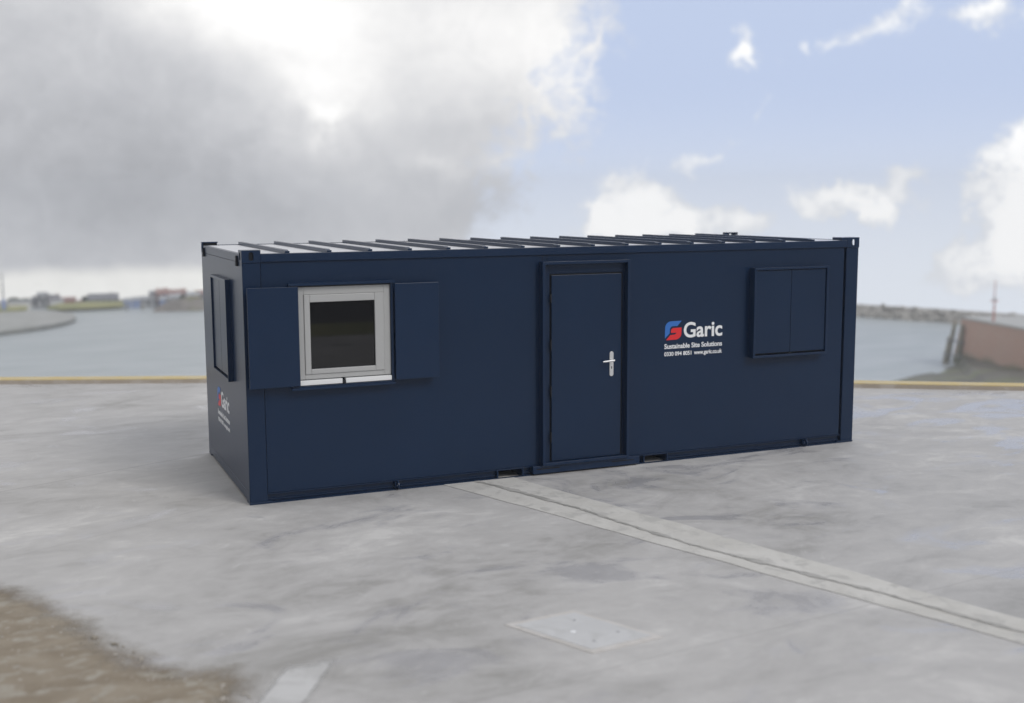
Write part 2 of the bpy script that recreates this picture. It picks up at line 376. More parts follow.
# edge kerb: worn yellow top over a stained face
kb = empty('quay_kerb', (4.8, 7.25, 0), 'low stone kerb painted worn yellow on top along the water edge of the quay', 'kerb')
off = kb.location
def kerbstrip(d0, d1, z0, z1):
    bm = bmesh.new()
    prof = [(d0, z0), (d1, z0), (d1, z1), (d0, z1)]; rows = []
    for x, y in QE: rows.append([bm.verts.new(Vector((x, y, 0)) - nrm*d + Vector((0, 0, z)) - off) for d, z in prof])
    for i in range(len(rows)-1):
        for k in range(4): j = (k+1) % 4; bm.faces.new((rows[i][k], rows[i][j], rows[i+1][j], rows[i+1][k]))
    bm.faces.new(rows[0]); bm.faces.new(list(reversed(rows[-1])))
    return bm
obj('kerb_stone', kerbstrip(0.0, .34, 0.0, .062), 'rust', kb)
obj('painted_top', kerbstrip(.01, .33, .0625, .076), 'yellow', kb, label='worn yellow painted top of the kerb')

# pale channel strip with its filled crack
def strip(pl, pr_, z, nseg, jit, name, m, thick=.004, **k):
    bm = bmesh.new(); L = []; R = []
    for i in range(nseg+1):
        t = i/nseg; a = Vector(pl[0]).lerp(Vector(pl[1]), t); c = Vector(pr_[0]).lerp(Vector(pr_[1]), t)
        dv = (c-a).normalized()
        a = a + dv*(noise.noise(Vector((t*nseg*.35, 1.3, 0)))*jit); c = c + dv*(noise.noise(Vector((t*nseg*.35, 9.1, 0)))*jit)
        L.append(bm.verts.new((a.x, a.y, z))); R.append(bm.verts.new((c.x, c.y, z)))
    for i in range(nseg): bm.faces.new((L[i], R[i], R[i+1], L[i+1]))
    return obj(name, bm, m, **k)
def ext(a, c, f0, f1): return ((a+(a-c)*f0).to_2d(), (c+(c-a)*f1).to_2d())
sL = ext(g(445, 485, 0), g(1024, 645, 0), .45, .3); sR = ext(g(512, 477.5, 0), g(1024, 620, 0), .45, .3)
strip(sL, sR, .004, 60, .03, 'concrete_strip', 'strip', kind='structure')
# crack follows the middle of the strip, wandering, wider in places
bm = bmesh.new(); n = 170; A_ = []; B_ = []
cpts = [(474, 480), (500, 486.5), (521, 492), (562, 503.5), (582, 509), (614, 520), (662, 535), (710, 549), (762, 562.5), (820, 577), (872, 590), (940, 609), (1024, 632), (1100, 653)]
cp = [g(x, y, .008) for x, y in cpts]
for i in range(n+1):
    t = i/n*(len(cp)-1); k = min(int(t), len(cp)-2); p = cp[k].lerp(cp[k+1], t-k)
    d = (cp[k+1]-cp[k]).normalized(); s = Vector((d.y, -d.x, 0))
    w = .012 + .060*max(0, noise.noise(Vector((i*.16, 0, 3))))+ .014*random.random()
    if 5 < i < 38: w += .022*math.sin((i-5)/33*math.pi)
    p = p + s*(.018*noise.noise(Vector((i*.11, 5, 0))) + .012*noise.noise(Vector((i*.5, 2, 0))))
    A_.append(bm.verts.new(p+s*w)); B_.append(bm.verts.new(p-s*w*.8))
for i in range(n): bm.faces.new((A_[i], B_[i], B_[i+1], A_[i+1]))
obj('strip_crack', bm, 'crack', kind='structure')
# access cover set in the paving
mc = [g(503, 625, 0), g(574.5, 611, 0), g(662, 637.5, 0), g(594.5, 654, 0)]
cen = sum(mc, Vector())/4; ux = (mc[2]-mc[1]+mc[3]-mc[0])/2; uy = (mc[1]-mc[0]+mc[2]-mc[3])/2
cv = empty('access_cover', cen, 'pale flush inspection cover with a white knob, set in the concrete before the cabin', 'access cover')
def para(s, t0, t1, s2=None):
    bm = bmesh.new(); P = [(-1, -1), (-1, 1), (1, 1), (1, -1)]
    prism([ux*(a*.5*s)+uy*(c*.5*s)+Vector((0, 0, t0)) for a, c in P], (0, 0, t1-t0), bm)
    return bm
obj('cover_frame', para(1.0, .001, .006), 'cover_frame', cv)
obj('cover_plate', para(.86, .0065, .010), 'cover', cv)
bm = bmesh.new(); q = g(573, 633, 0)-cen; cyl(bm, (q.x, q.y, .0105), (q.x, q.y, .014), .022, .018, 14); obj('lifting_plug', bm, 'white_ink', cv, label='small round white plug')
for a, c in ((-.25, .2), (.2, .25), (.28, -.2)):
    bm = bmesh.new(); q = ux*a+uy*c; cyl(bm, (q.x, q.y, .0105), (q.x, q.y, .012), .012, .012, 10); obj('bolt', bm, 'greymetal', cv)

# dirt in the near left corner
dp = [(-90, 566), (-30, 577), (14, 588), (50, 601), (82, 619), (110, 639), (138, 654), (160, 664), (196, 669), (232, 669), (256, 680), (252, 694), (240, 712), (214, 760), (-200, 1000), (-500, 700)]
out = [g(x, y, 0) for x, y in dp]; ring = []
for i in range(len(out)):
    a, c = out[i], out[(i+1) % len(out)]; k = max(2, int((c-a).length/.05)) if (c-a).length < 2.5 else 10
    for j in range(k):
        p = a.lerp(c, j/k); d = (c-a).normalized(); s = Vector((d.y, -d.x, 0))
        ring.append(p + s*(.05*noise.noise(p*4)+.012*noise.noise(p*14)) if (c-a).length < 2.5 else p)
def sdist(p):
    ins = False; best = 1e9
    for i in range(len(out)):
        a, c = out[i], out[(i+1) % len(out)]
        if (a.y > p.y) != (c.y > p.y) and p.x < (c.x-a.x)*(p.y-a.y)/(c.y-a.y)+a.x: ins = not ins
        e_ = c-a; t = max(0, min(1, ((p.x-a.x)*e_.x+(p.y-a.y)*e_.y)/(e_.x**2+e_.y**2)))
        best = min(best, math.hypot(p.x-a.x-e_.x*t, p.y-a.y-e_.y*t))
    return best if ins else -best
bm = bmesh.new(); wl = bm.verts.layers.float.new('cover'); GV = {}
x0_, x1_, y0_, y1_ = min(p.x for p in out), max(p.x for p in out), min(p.y for p in out), max(p.y for p in out)
x0_ = max(x0_, -7.5); y0_ = max(y0_, -9.0); st_ = .05
nx_, ny_ = int((x1_-x0_+.4)/st_), int((y1_-y0_+.4)/st_)
for i in range(nx_+1):
    for j in range(ny_+1):
        p = Vector((x0_-.2+i*st_, y0_-.2+j*st_, 0)); d = sdist(p)
        if d > -.16:
            c_ = max(0, min(1, (d+.16)/.48)); v_ = bm.verts.new((p.x, p.y, .0045 + .012*c_*c_ + .005*c_*noise.noise(p*5)+.004*c_*noise.noise(p*17))); v_[wl] = c_; GV[i, j] = v_
for (i, j) in GV:
    q_ = [GV.get(k) for k in ((i, j), (i+1, j), (i+1, j+1), (i, j+1))]
    if all(q_): bm.faces.new(q_)
obj('dirt', bm, 'dirt', kind='structure', smooth=True)
bm = bmesh.new()
for i in range(900):
    t = random.random(); x = random.uniform(-60, 250); y = random.uniform(590, 720)
    if y < 602 + max(0, x)*.36 or (x > 150 and y < 678): continue
    p = g(x, y, .012); r = random.uniform(.004, .014)*(2.0 if random.random() < .06 else 1)
    mt = Matrix.Translation(p) @ Matrix.Rotation(random.random()*6, 4, 'Z') @ Matrix.Diagonal((r*random.uniform(.8, 1.5), r, r*.6, 1))
    bmesh.ops.create_icosphere(bm, subdivisions=1, radius=1, matrix=mt)
obj('gravel', bm, 'stone', kind='stuff', label='loose gravel scattered on the brown dirt in the near left corner', cat='gravel')
# pale edging beside the dirt
ea, eb, ec, ed = g(286, 664, 0), g(345, 652, 0), g(196, 772, 0), g(262, 772, 0)
bm = bmesh.new(); wl = bm.verts.layers.float.new('cover'); G_ = []
for i in range(41):
    t = i/40; a, c = ea.lerp(ec, t), eb.lerp(ed, t); G_.append([])
    for j in range(13):
        u = j/12; p = a.lerp(c, u); v_ = bm.verts.new((p.x, p.y, .0045)); v_[wl] = min(1, min(u, 1-u)*5.5, t*7); G_[-1].append(v_)
for i in range(40):
    for j in range(12): bm.faces.new((G_[i][j], G_[i][j+1], G_[i+1][j+1], G_[i+1][j]))
obj('edging_strip', bm, 'kerb_pale', kind='structure')

def sheet(pts, z, name, m):
    bm = bmesh.new(); bm.faces.new([bm.verts.new((x, y, z)) for x, y in pts]); return obj(name, bm, m, kind='structure')
M['asphalt'] = two_tone('asphalt', (.045, .045, .05), (.08, .08, .082), 3, .9)
sheet([(-40, -19.5), (60, -14.0), (60, -60), (-40, -60)], .004, 'reflection_road', 'asphalt')  # unseen asphalt added behind the camera to reflect in the window glass
sheet([(-40, -16.8), (60, -11.3), (60, -13.99), (-40, -19.49)], .006, 'reflection_verge', 'grass')  # unseen olive band, also added only for the reflection in the glass

# ------------------------------------------------------------------ water and far shores
ZW = -24.0
far = [(-900, 322), (-400, 313), (-60, 306.5), (0, 306), (60, 305), (120, 304), (215, 303.5), (330, 304), (500, 306), (680, 308), (850, 311), (940, 316), (1024, 322), (1150, 331), (1500, 356)]
bm = bmesh.new(); fp = [g(x, y, ZW) for x, y in far]
near = [Vector((x, y, ZW)) for x, y in QE]
bm.faces.new([bm.verts.new(p) for p in fp + list(reversed(near))])
obj('water', bm, 'water', kind='structure')

def land(front, back, zt, name, m, **k):
    """bank rising from the waterline polyline to a ridge behind"""
    bm = bmesh.new(); N = 120; rows = [[], [], [], []]
    def samp(poly, t):
        q = t*(len(poly)-1); i = min(int(q), len(poly)-2); a, c = poly[i], poly[i+1]; f = q-i
        return a[0]+(c[0]-a[0])*f, a[1]+(c[1]-a[1])*f
    for i in range(N+1):
        t = i/N; x, y = samp(front, t); xb, yb = samp(back, t)
        p = g(x, y, ZW-.3); q = g(xb, yb, zt)
        rows[0].append(bm.verts.new(p)); r = p.lerp(q, .18); r.z = zt-.5 + .5*noise.noise(r*.08); rows[1].append(bm.verts.new(r))
        r = p.lerp(q, .7); r.z = zt + .5*noise.noise(r*.06); rows[2].append(bm.verts.new(r))
        r = q.copy(); r.z = ZW-1; rows[3].append(bm.verts.new(r+Vector((2*math.sin(YAW), 2*math.cos(YAW), 0))))
    for a, c in zip(rows, rows[1:]):
        for i in range(N): bm.faces.new((a[i], a[i+1], c[i+1], c[i]))
    return obj(name, bm, m, **k)
land([(-900, 325), (-400, 315), (-60, 309.5), (0, 308.5), (60, 307), (120, 306), (180, 306), (225, 306)],
     [(-900, 312), (-400, 305), (-60, 302), (0, 301), (60, 299.5), (120, 299.5), (180, 298), (225, 298)], -23, 'shore', 'shore', kind='structure', smooth=True)
def patch(pts, z, name, m, h=.05, **k):
    bm = prism([g(x, y, z) for x, y in pts], (0, 0, -h)); return obj(name, bm, m, **k)
patch([(47, 306.5), (60, 303.5), (90, 301.5), (122, 301), (124, 303.5), (95, 305.0), (60, 306.7)], -22.6, 'grass', 'grass', h=.8, kind='structure')
patch([(-60, 309), (-10, 306.5), (28, 305), (26, 307.5), (0, 309), (-60, 312)], -22.7, 'grass_bank', 'grass', h=.8, kind='structure')
# jetty with rounded head
jp = [(-260, 345), (-60, 336.5), (0, 330.5), (40, 325.5), (62, 321.5), (73, 318.5), (76, 316), (72, 313.5), (60, 311.5), (40, 310.5), (10, 312), (-60, 316), (-260, 325)]
jt = empty('jetty', g(40, 320, -23), 'low grey stone jetty with a rounded head reaching into the water at the left', 'jetty')
P = [g(x, y, -22.9)-jt.location for x, y in jp]
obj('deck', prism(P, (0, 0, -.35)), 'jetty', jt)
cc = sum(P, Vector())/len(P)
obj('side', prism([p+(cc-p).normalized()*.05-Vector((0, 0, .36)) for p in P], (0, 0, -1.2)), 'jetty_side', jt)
# stony spit at the right of the far shore
bm = bmesh.new(); N = 34; Mm = 10; grid = []
for i in range(N+1):
    row = []
    for j in range(Mm+1):
        x = 152+(230-152)*i/N; fr = 313.2-(i/N)*2.2; p = g(x, fr, ZW-.2); q = p + Vector((math.sin(YAW), math.cos(YAW), 0))*14
        r = p.lerp(q, j/Mm); hgt = 3.0*math.sin(math.pi*min(1, (i/N)*1.05+.10))**.7 if i < N else 2.0
        r.z += hgt*math.sin(math.pi*j/Mm)**.6*(1+.25*noise.noise(r*.3)) if 0 < j < Mm else 0
        row.append(bm.verts.new(r))
    grid.append(row)
for i in range(N):
    for j in range(Mm): bm.faces.new((grid[i][j], grid[i+1][j], grid[i+1][j+1], grid[i][j+1]))
obj('spit', bm, 'spit', kind='structure', smooth=True)

# rock breakwater from the far shore round to the right
bw = [(215, 306), (330, 307), (500, 309.5), (680, 312.5), (850, 316.5), (940, 322.5), (1024, 329), (1150, 339), (1500, 366)]
bwp = [g(x, y, ZW) for x, y in bw]
bm = bmesh.new(); rows = [[], [], [], []]
for p in bwp:
    d = Vector((p.x-CAM.x, p.y-CAM.y, 0)).normalized()
    for k, (o_, z) in enumerate(((0, -.5), (3.2, 2.3), (6.5, 2.4), (9, -.5))): rows[k].append(bm.verts.new(p+d*o_+Vector((0, 0, z))))
for a, c in zip(rows, rows[1:]):
    for i in range(len(a)-1): bm.faces.new((a[i], a[i+1], c[i+1], c[i]))
obj('breakwater', bm, 'rock', kind='structure')
bm = bmesh.new()
for i in range(len(bwp)-1):
    a, c = bwp[i], bwp[i+1]; L = (c-a).length; vis = 3 <= i <= 6
    for s in range(int(L/(.62 if vis else 1.6))):
        for k in range(5 if vis else 3):
            f = (s+random.random())/(L/(.62 if vis else 1.6)); p = a.lerp(c, min(1, f)); d = Vector((p.x-CAM.x, p.y-CAM.y, 0)).normalized()
            u = random.random(); r = random.uniform(.35, .75) if vis else random.uniform(.6, 1.1)
            mt = Matrix.Translation(p + d*(u*3.8-.3) + Vector((0, 0, u*2.5-.1))) @ Matrix.Rotation(random.random()*6, 4, random.choice('XYZ')) @ Matrix.Diagonal((r*random.uniform(.9, 1.5), r, r*random.uniform(.6, .9), 1))
            bmesh.ops.create_icosphere(bm, subdivisions=1, radius=1, matrix=mt)
obj('boulders', bm, 'rock', kind='stuff', label='mass of grey boulders armouring the long breakwater', cat='boulders')

# brick harbour wall at the right, with its pale deck
ZT = -16.3
wa = g(960, 363, ZW); wb = g(1024, 379, ZW); wd = (wb-wa).normalized(); wn_ = Vector((-wd.y, wd.x, 0))
if wn_.dot(Vector((fw.x, fw.y, 0))) < 0: wn_ = -wn_
hw = empty('harbour_wall', wa, 'red brick harbour wall with a green tide line, at the right across the water', 'harbour wall')
Lw = 70; h = ZT-ZW
def hp(s, t, z): return wd*s + wn_*t + Vector((0, 0, z))
bm = bmesh.new()
lo = [hp(-1.6, -.6, -.6), hp(Lw, -.6, -.6), hp(Lw, 34, -.6), hp(2.5, 34, -.6)]; hi_ = [hp(0, 0, h-.35), hp(Lw, 0, h-.35), hp(Lw, 34, h-.35), hp(3, 34, h-.35)]
a = [bm.verts.new(p) for p in lo]; c = [bm.verts.new(p) for p in hi_]
bm.faces.new(a); bm.faces.new(list(reversed(c)))
for i in range(4): j = (i+1) % 4; bm.faces.new((a[i], a[j], c[j], c[i]))
obj('wall', bm, 'brick', hw)
obj('deck', prism([hp(-.15, -.15, h-.34), hp(Lw, -.15, h-.34), hp(Lw, 34.2, h-.34), hp(2.8, 34.2, h-.34)], (0, 0, .34)), 'deck', hw, label='pale concrete deck on top of the wall')

# mud slope below it
mp_ = [(862, 392), (885, 384), (905, 379.5), (930, 373.5), (950, 367.5), (961, 364)]
mq_ = [(862, 402), (905, 402), (950, 402), (1000, 402), (1060, 400), (1150, 396)]
bm = bmesh.new(); N = 40; Mm = 16; grid = []
wp = [g(x, y, ZW-.15) for x, y in ((840, 400), (872, 388), (900, 380), (930, 373.2), (948, 368), (958, 364.5))] + [wa+wd*3+wn_*.3, wa+wd*14+wn_*.3, wa+wd*30+wn_*.3, wa+wd*60+wn_*.3]
qp = [g(x, y, ZW+1.2) for x, y in ((830, 430), (860, 430), (890, 428), (930, 425), (970, 420), (1010, 420), (1060, 420), (1120, 420), (1200, 430), (1400, 460))]
for i in range(N+1):
    t = i/N*(len(wp)-1); k = min(int(t), len(wp)-2); p = wp[k].lerp(wp[k+1], t-k); q = qp[k].lerp(qp[k+1], t-k); row = []
    for j in range(Mm+1):
        r = p.lerp(q, j/Mm); base = ZW-.02 + (0 if k < 5 else 1.3)
        r.z = base + (ZW+1.6-base)*(j/Mm)**.7 + (.35*noise.noise(r*.14)+.12*noise.noise(r*.5) if j else 0)
        row.append(bm.verts.new(r))
    grid.append(row)
for i in range(N):
    for j in range(Mm): bm.faces.new((grid[i][j], grid[i+1][j], grid[i+1][j+1], grid[i][j+1]))
obj('mudflat', bm, 'mud', kind='structure', smooth=True)

# leaning timber piles beside the wall end
def at_d(x, y, D):
    d = ray(x, y); k = D/math.hypot(d.x, d.y); return CAM + d*k
def pile(x0, y0, x1, y1, r, m, label, cap):
    p0 = g(x0, y0, ZW); D = math.hypot(p0.x-CAM.x, p0.y-CAM.y); p1 = at_d(x1, y1, D); ax = (p1-p0).normalized()
    o = empty('mooring_pile', p0, label, 'pile', 'timber piles by the harbour wall')
    bm = bmesh.new(); v = p1-p0
    sd_ = Vector((rt.x, rt.y, 0)).normalized()*r*1.05
    cyl(bm, -ax*1.2-sd_*.3, v*.64-sd_*.3, r*1.05, r*.95, 12); obj('lower_post', bm, m, o)
    bm = bmesh.new(); cyl(bm, v*.02+sd_*.45, v, r*.8, r*.72, 12); obj('upper_post', bm, m, o)
    bm = bmesh.new(); cyl(bm, v*1.0, v*1.0+ax*.22, r*.95, r*.5, 12); obj('cap', bm, cap, o)
    for k in (.2, .55):
        bm = bmesh.new(); cyl(bm, v*k, v*k+ax*.22, r*1.75, r*1.75, 12); obj('strap', bm, 'greymetal', o)
pile(946, 363, 955, 322, .46, 'timber', 'leaning double timber pile standing free in the water left of the brick wall', 'rust')
pile(958, 364, 962.5, 326, .34, 'timber_green', 'green stained timber pile against the end of the brick wall', 'timber_green')
# red beacon on the wall deck
bp = g(993.5, 321.5, ZT); D = math.hypot(bp.x-CAM.x, bp.y-CAM.y); k = D/F_PX
bc = empty('beacon_mast', bp, 'thin red beacon mast with a short crossbar standing on the wall deck', 'beacon')
bm = bmesh.new(); cyl(bm, (0, 0, 0), (0, 0, 17*k), .16, .13, 10); obj('lower_mast', bm, 'redpaint', bc)
bm = bmesh.new(); cyl(bm, (0, 0, 17*k), (0, 0, 38*k), .08, .06, 10); obj('upper_mast', bm, 'redpaint', bc)
bm = bmesh.new(); cyl(bm, Vector((rt.x, rt.y, 0))*-.6+Vector((0, 0, 19*k)), Vector((rt.x, rt.y, 0))*.6+Vector((0, 0, 19*k)), .09, .09, 8); obj('crossbar', bm, 'redpaint', bc)
bm = bmesh.new(); cyl(bm, (0, 0, 20*k), (0, 0, 22*k), .28, .22, 10); obj('lamp', bm, 'greymetal', bc)

# ------------------------------------------------------------------ buildings on the far shore
def house(name, x0, x1, yb, yt, wallm, roofm, label, z=-23.0, style='gable', depth=6.0, nwin=3, door=True, group=None, openm='opening', rooff=.38):
    p = g((x0+x1)/2, yb, z); D = math.hypot(p.x-CAM.x, p.y-CAM.y); k = D/F_PX*1.02
    w = (x1-x0)*k; H_ = (yb-yt)*k
    az_ = math.atan2(p.x-CAM.x, p.y-CAM.y)
    o = empty(name, p, label, 'building', group or 'buildings on the far shore', rz=-az_)
    rh = H_*rooff if style == 'gable' else .18; wh = H_-rh
    obj('wall', B((-w/2, w/2, 0, depth, -1.0, wh)), wallm, o)
    if style == 'gable':
        r = obj('roof', prism([(-w/2-.12, -.2, wh-.02), (-w/2-.12, depth+.2, wh-.02), (-w/2-.12, depth/2, wh+rh)], (w+.24, 0, 0)), roofm, o)
    else:
        r = obj('roof', B((-w/2-.12, w/2+.12, -.15, depth+.15, wh+.01, wh+.19)), roofm, o)
    if H_ > 1.6:
        if style == 'gable': obj('chimney', B((w*.25, w*.25+.35, depth/2-.2, depth/2+.2, wh+rh*.5, wh+rh+.3)), wallm, r)
        for i in range(nwin):
            cx = -w/2 + w*(i+.5)/nwin
            if door and i == nwin//2: obj('door', B((cx-.3, cx+.3, -.04, .05, -.4, min(wh*.8, 1.6))), openm, o)
            else: obj('window', B((cx-.28, cx+.28, -.04, .05, wh*.35, wh*.8)), 'opening', o)
    return o
house('warehouse', 11, 29, 307.5, 303, 'wall_white', 'roof_grey', 'long low white shed at far left of the far shore', style='flat', nwin=4)
house('house', 33, 39, 304.5, 297.5, 'wall_grey', 'roof_dark', 'grey slate roofed house left of the tall pale block', z=-23)
house('apartment_block', 38.5, 48, 304.5, 294.8, 'wall_grey', 'roof_grey', 'tallest grey block among the houses on the left', style='flat', nwin=3)
house('house', 49, 59, 303.5, 296, 'wall_brick', 'roof_dark', 'brick house with a dark roof beside the tall grey block')
house('shed', 51, 63, 305.2, 301.3, 'wall_white', 'roof_grey', 'small white shed before the brick house', style='flat', nwin=2)
house('house', 63, 75, 303.2, 298.2, 'wall_brick', 'roof_red', 'low red house with red roof above the green bank', nwin=3)
house('shed', 79, 84, 303, 300.8, 'wall_brick', 'roof_red', 'tiny red hut between the red house and the long dark hall', nwin=1)
house('warehouse', 90, 117, 302.6, 295, 'wall_grey', 'roof_dark', 'long dark roofed hall above the green bank', nwin=5, depth=8, rooff=.6)
house('shed', 124, 131, 304.2, 299, 'wall_blue', 'roof_grey', 'small blue shed right of the long dark hall', nwin=2)
house('shed', 133, 142, 303.8, 298, 'wall_blue', 'roof_grey', 'blue boat shed in the middle of the quay buildings', nwin=2)
house('warehouse', 141, 156, 303.5, 297.2, 'wall_grey', 'roof_grey', 'grey sheet roofed store beside the blue boat shed', nwin=3)
house('house', 150, 158, 300.5, 292, 'wall_white', 'roof_dark', 'white house with dark roof highest on the slope', z=-22.4)
house('house', 157, 168, 300.5, 290, 'wall_brick', 'roof_red', 'large red roofed house highest above the spit', z=-22.4)
house('shed', 160, 166, 304.5, 297.2, 'wall_blue', 'roof_grey', 'tall bright blue shed before the large red roofed house', nwin=1, openm='wall_blue')
house('house', 168, 181, 303, 295, 'wall_white', 'roof_grey', 'wide white house right of the bright blue shed', nwin=3)
house('house', 170, 186, 299, 290.5, 'wall_brick', 'roof_red', 'red roofed terrace behind the wide white house', z=-22.4, nwin=4)
house('house', 187, 199, 301, 293, 'wall_yellow', 'roof_grey', 'yellow house at the right end of the village', nwin=3, z=-22.6)
house('house', 196, 208, 299, 291.3, 'wall_grey', 'roof_red', 'grey red roofed house behind the yellow one, by the cabin', nwin=3, z=-22.4)
def tree(x, yb, yt, w, label):
    p = g(x, yb, -23); D = math.hypot(p.x-CAM.x, p.y-CAM.y); k = D/F_PX; H_ = (yb-yt)*k; R_ = w*k/2
    o = empty('tree', p, label, 'tree', 'trees on the far shore')
    bm = bmesh.new(); cyl(bm, (0, 0, -.6), (0, 0, H_*.6), .16, .08, 8); obj('trunk', bm, 'bark', o)
    bm = bmesh.new()
    for i in range(420):
        v = Vector((random.gauss(0, 1), random.gauss(0, 1), random.gauss(0, 1))).normalized()*random.random()**.4
        v = Vector((v.x*R_, v.y*R_, H_*.62+v.z*H_*.38)) * (1+.15*noise.noise(v*3)); s = random.uniform(.10, .22)
        a = Matrix.Rotation(random.random()*6, 3, 'Z') @ Matrix.Rotation(random.random()*3, 3, 'X')
        bm.faces.new([bm.verts.new(v + a @ Vector(q)*s) for q in ((-1, -.5, 0), (1, -.5, 0), (.6, .8, 0), (-.6, .8, 0))])
    obj('crown', bm, 'leaf', o)
for x, yb, yt, w, l in ((14, 304, 298.2, 12, 'wide dark tree behind the long white shed'), (26, 304, 298.8, 10, 'small tree between the white shed and the grey houses'), (85, 303, 296.6, 6, 'narrow dark tree between the red hut and the long hall'),
                        (59.5, 303, 298, 5, 'small bush-like tree beside the brick house'), (145, 302, 296.5, 7, 'tree behind the grey sheet roofed store'), (183, 303, 295, 6, 'tree between white and yellow houses')):
    tree(x, yb, yt, w, l)
# mast with a blue base on the left
p = g(4, 309.5, -22.9); D = math.hypot(p.x-CAM.x, p.y-CAM.y); k = D/F_PX
ms = empty('signal_mast', p, 'tall thin mast on a blue base at the left edge', 'mast')
bm = bmesh.new(); cyl(bm, (0, 0, 0), (0, 0, 9.5*k), .50, .42, 12); obj('base', bm, 'bluepaint', ms)
bm = bmesh.new(); cyl(bm, (0, 0, 9.5*k), (0, 0, 34*k), .20, .12, 8); obj('pole', bm, 'greymetal', ms)
for hh in (17, 23, 29):
    bm = bmesh.new(); cyl(bm, (-.5, 0, hh*k), (.5, 0, hh*k), .07, .07, 6); obj('crossbar', bm, 'greymetal', ms)
for x, y0, y1, l in ((127, 310, 304.3, 'dark stub pile in the water below the blue shed'), (142.5, 309.5, 305, 'shorter dark stub pile left of the spit')):
    p = g(x, y0, ZW); D = math.hypot(p.x-CAM.x, p.y-CAM.y); k = D/F_PX
    bm = bmesh.new(); cyl(bm, (0, 0, -.5), (0, 0, (y0-y1)*k), .32, .28, 10); cyl(bm, (0, 0, (y0-y1)*k), (0, 0, (y0-y1)*k+.15), .36, .2, 10)
    obj('stub_pile', bm, 'timber', label=l, cat='pile', group='stub piles off the far shore', loc=p)

# ------------------------------------------------------------------ the cabin
L_, W_, H_ = 7.6813, 2.7197, 2.6
SXC = 7.6283/7.6633
cab = empty('portable_cabin', (0, 0, 0), 'long navy blue steel site cabin with white lettering standing on the concrete quay', 'cabin')
cab.scale = (SXC, 1, 1); cab.location.x = -.006
EX = .012   # wall panels sit back from the posts
# shell as four wall sheets; door and window cut-outs are covered by their own parts
obj('front_wall', B((.185, 7.474, EX, .06, .107, 2.484)), 'navy', cab, bevel=.003)
obj('back_wall', B((.185, 7.474, W_-.06, W_-EX, .107, 2.484)), 'navy', cab)
obj('end_wall', B((-.004, -.0005, .003, W_-.003, .125, 2.478)), 'navy', cab)
obj('end_wall', B((L_+.0005, L_+.004, .003, W_-.003, .125, 2.478)), 'navy', cab)
obj('floor', B((.1, L_-.1, .1, W_-.1, .13, .16)), 'seal', cab)
# corner posts
for sx in (0, 1):
    for sy in (0, 1):
        def fx(a, c): return (a, c) if not sx else (L_-c, L_-a)
        def fy(a, c): return (a, c) if not sy else (W_-c, W_-a)
        x0, x1 = fx(0, .18); y0, y1 = fy(0, .16)
        po = obj('corner_post', B((x0, x1, y0, y1, .025, 2.478)), 'navy', cab, bevel=.004)
        bx0, bx1 = fx(-.006, .232); by0, by1 = fy(-.006, .17)
        obj('base_casting', B((bx0, bx1, by0, by1, 0.0, .024)), 'navy_trim', po, bevel=.004)
# top castings with an oval hole through each outer face
def casting(parent, x0, x1, y0, y1, z0, z1, sx, sy):
    t = .012; bm = bmesh.new()
    # shell: top, bottom, inner faces as thin plates
    box(bm, x0, x1, y0, y1, z1-t, z1); box(bm, x0, x1, y0, y1, z0, z0+t)
    def holed(axis, at, th, a0, a1, b0, b1, rw, rh):
        N = 24; ca, cb = (a0+a1)/2, (b0+b1)/2
        def P(a, b_, d): return (a, d, b_) if axis == 'y' else (d, a, b_)
        def outer(th_):
            c_, s_ = math.cos(th_), math.sin(th_); k = 1/max(abs(c_)/((a1-a0)/2), abs(s_)/((b1-b0)/2)); return ca+c_*k, cb+s_*k
        def inner(th_):
            c_, s_ = math.cos(th_), math.sin(th_); e_ = .62
            return ca+rw*math.copysign(abs(c_)**e_, c_), cb+rh*math.copysign(abs(s_)**e_, s_)
        ang = [2*math.pi*(i+.5)/N for i in range(N)]
        cor = [math.atan2((b1-b0)/2*sb, (a1-a0)/2*sa) % (2*math.pi) for sa, sb in ((1, 1), (-1, 1), (-1, -1), (1, -1))]
        ang = sorted(ang+cor); N = len(ang)
        r = [[bm.verts.new(P(*f(a), d)) for a in ang] for f, d in ((outer, at), (inner, at), (inner, at+th), (outer, at+th))]
        for u in range(4):
            w = (u+1) % 4
            for i in range(N): j = (i+1) % N; bm.faces.new((r[u][i], r[u][j], r[w][j], r[w][i]))
    holed('y', y0 if not sy else y1-t, t, x0+.001, x1-.001, z0+t, z1-t, .024, .042)
    xa = x0 if not sx else x1-t
    ya0, ya1 = (y0+t, y1) if not sy else (y0, y1-t)
    holed('x', xa, t, ya0, ya1, z0+t, z1-t, min(.034, (ya1-ya0)*.3), .040)
    o = obj('top_casting', bm, 'navy_trim', parent)
    if not sx: obj('shade_block', B((x0+.03, x1-.014, y0+.018, y1-.018, z0+t+.001, z1-t-.001)), 'slot', o)  # near-black block stands in for the shade inside the casting holes
for sx in (0, 1):
    for sy in (0, 1):
        x0, x1 = (-.006, .186) if not sx else (L_-.18, L_+.006); y0, y1 = (-.008, .17) if not sy else (W_-.055, W_+.008)
        casting(cab, x0, x1, y0, y1, 2.480, 2.605, sx, sy)
        if sx: obj('lifting_flange', B((x0-(.03 if sy else .09), x0-.001, y0, y1, 2.5705, 2.606)), 'navy_trim', cab)
        if not sx:
            yc = .235 if not sy else W_-.235
            obj('gusset', prism([(-.004, yc-.04, 2.44), (-.004, yc+.04, 2.44), (-.004, yc, 2.545)], (-.02, 0, 0)), 'slot', cab)
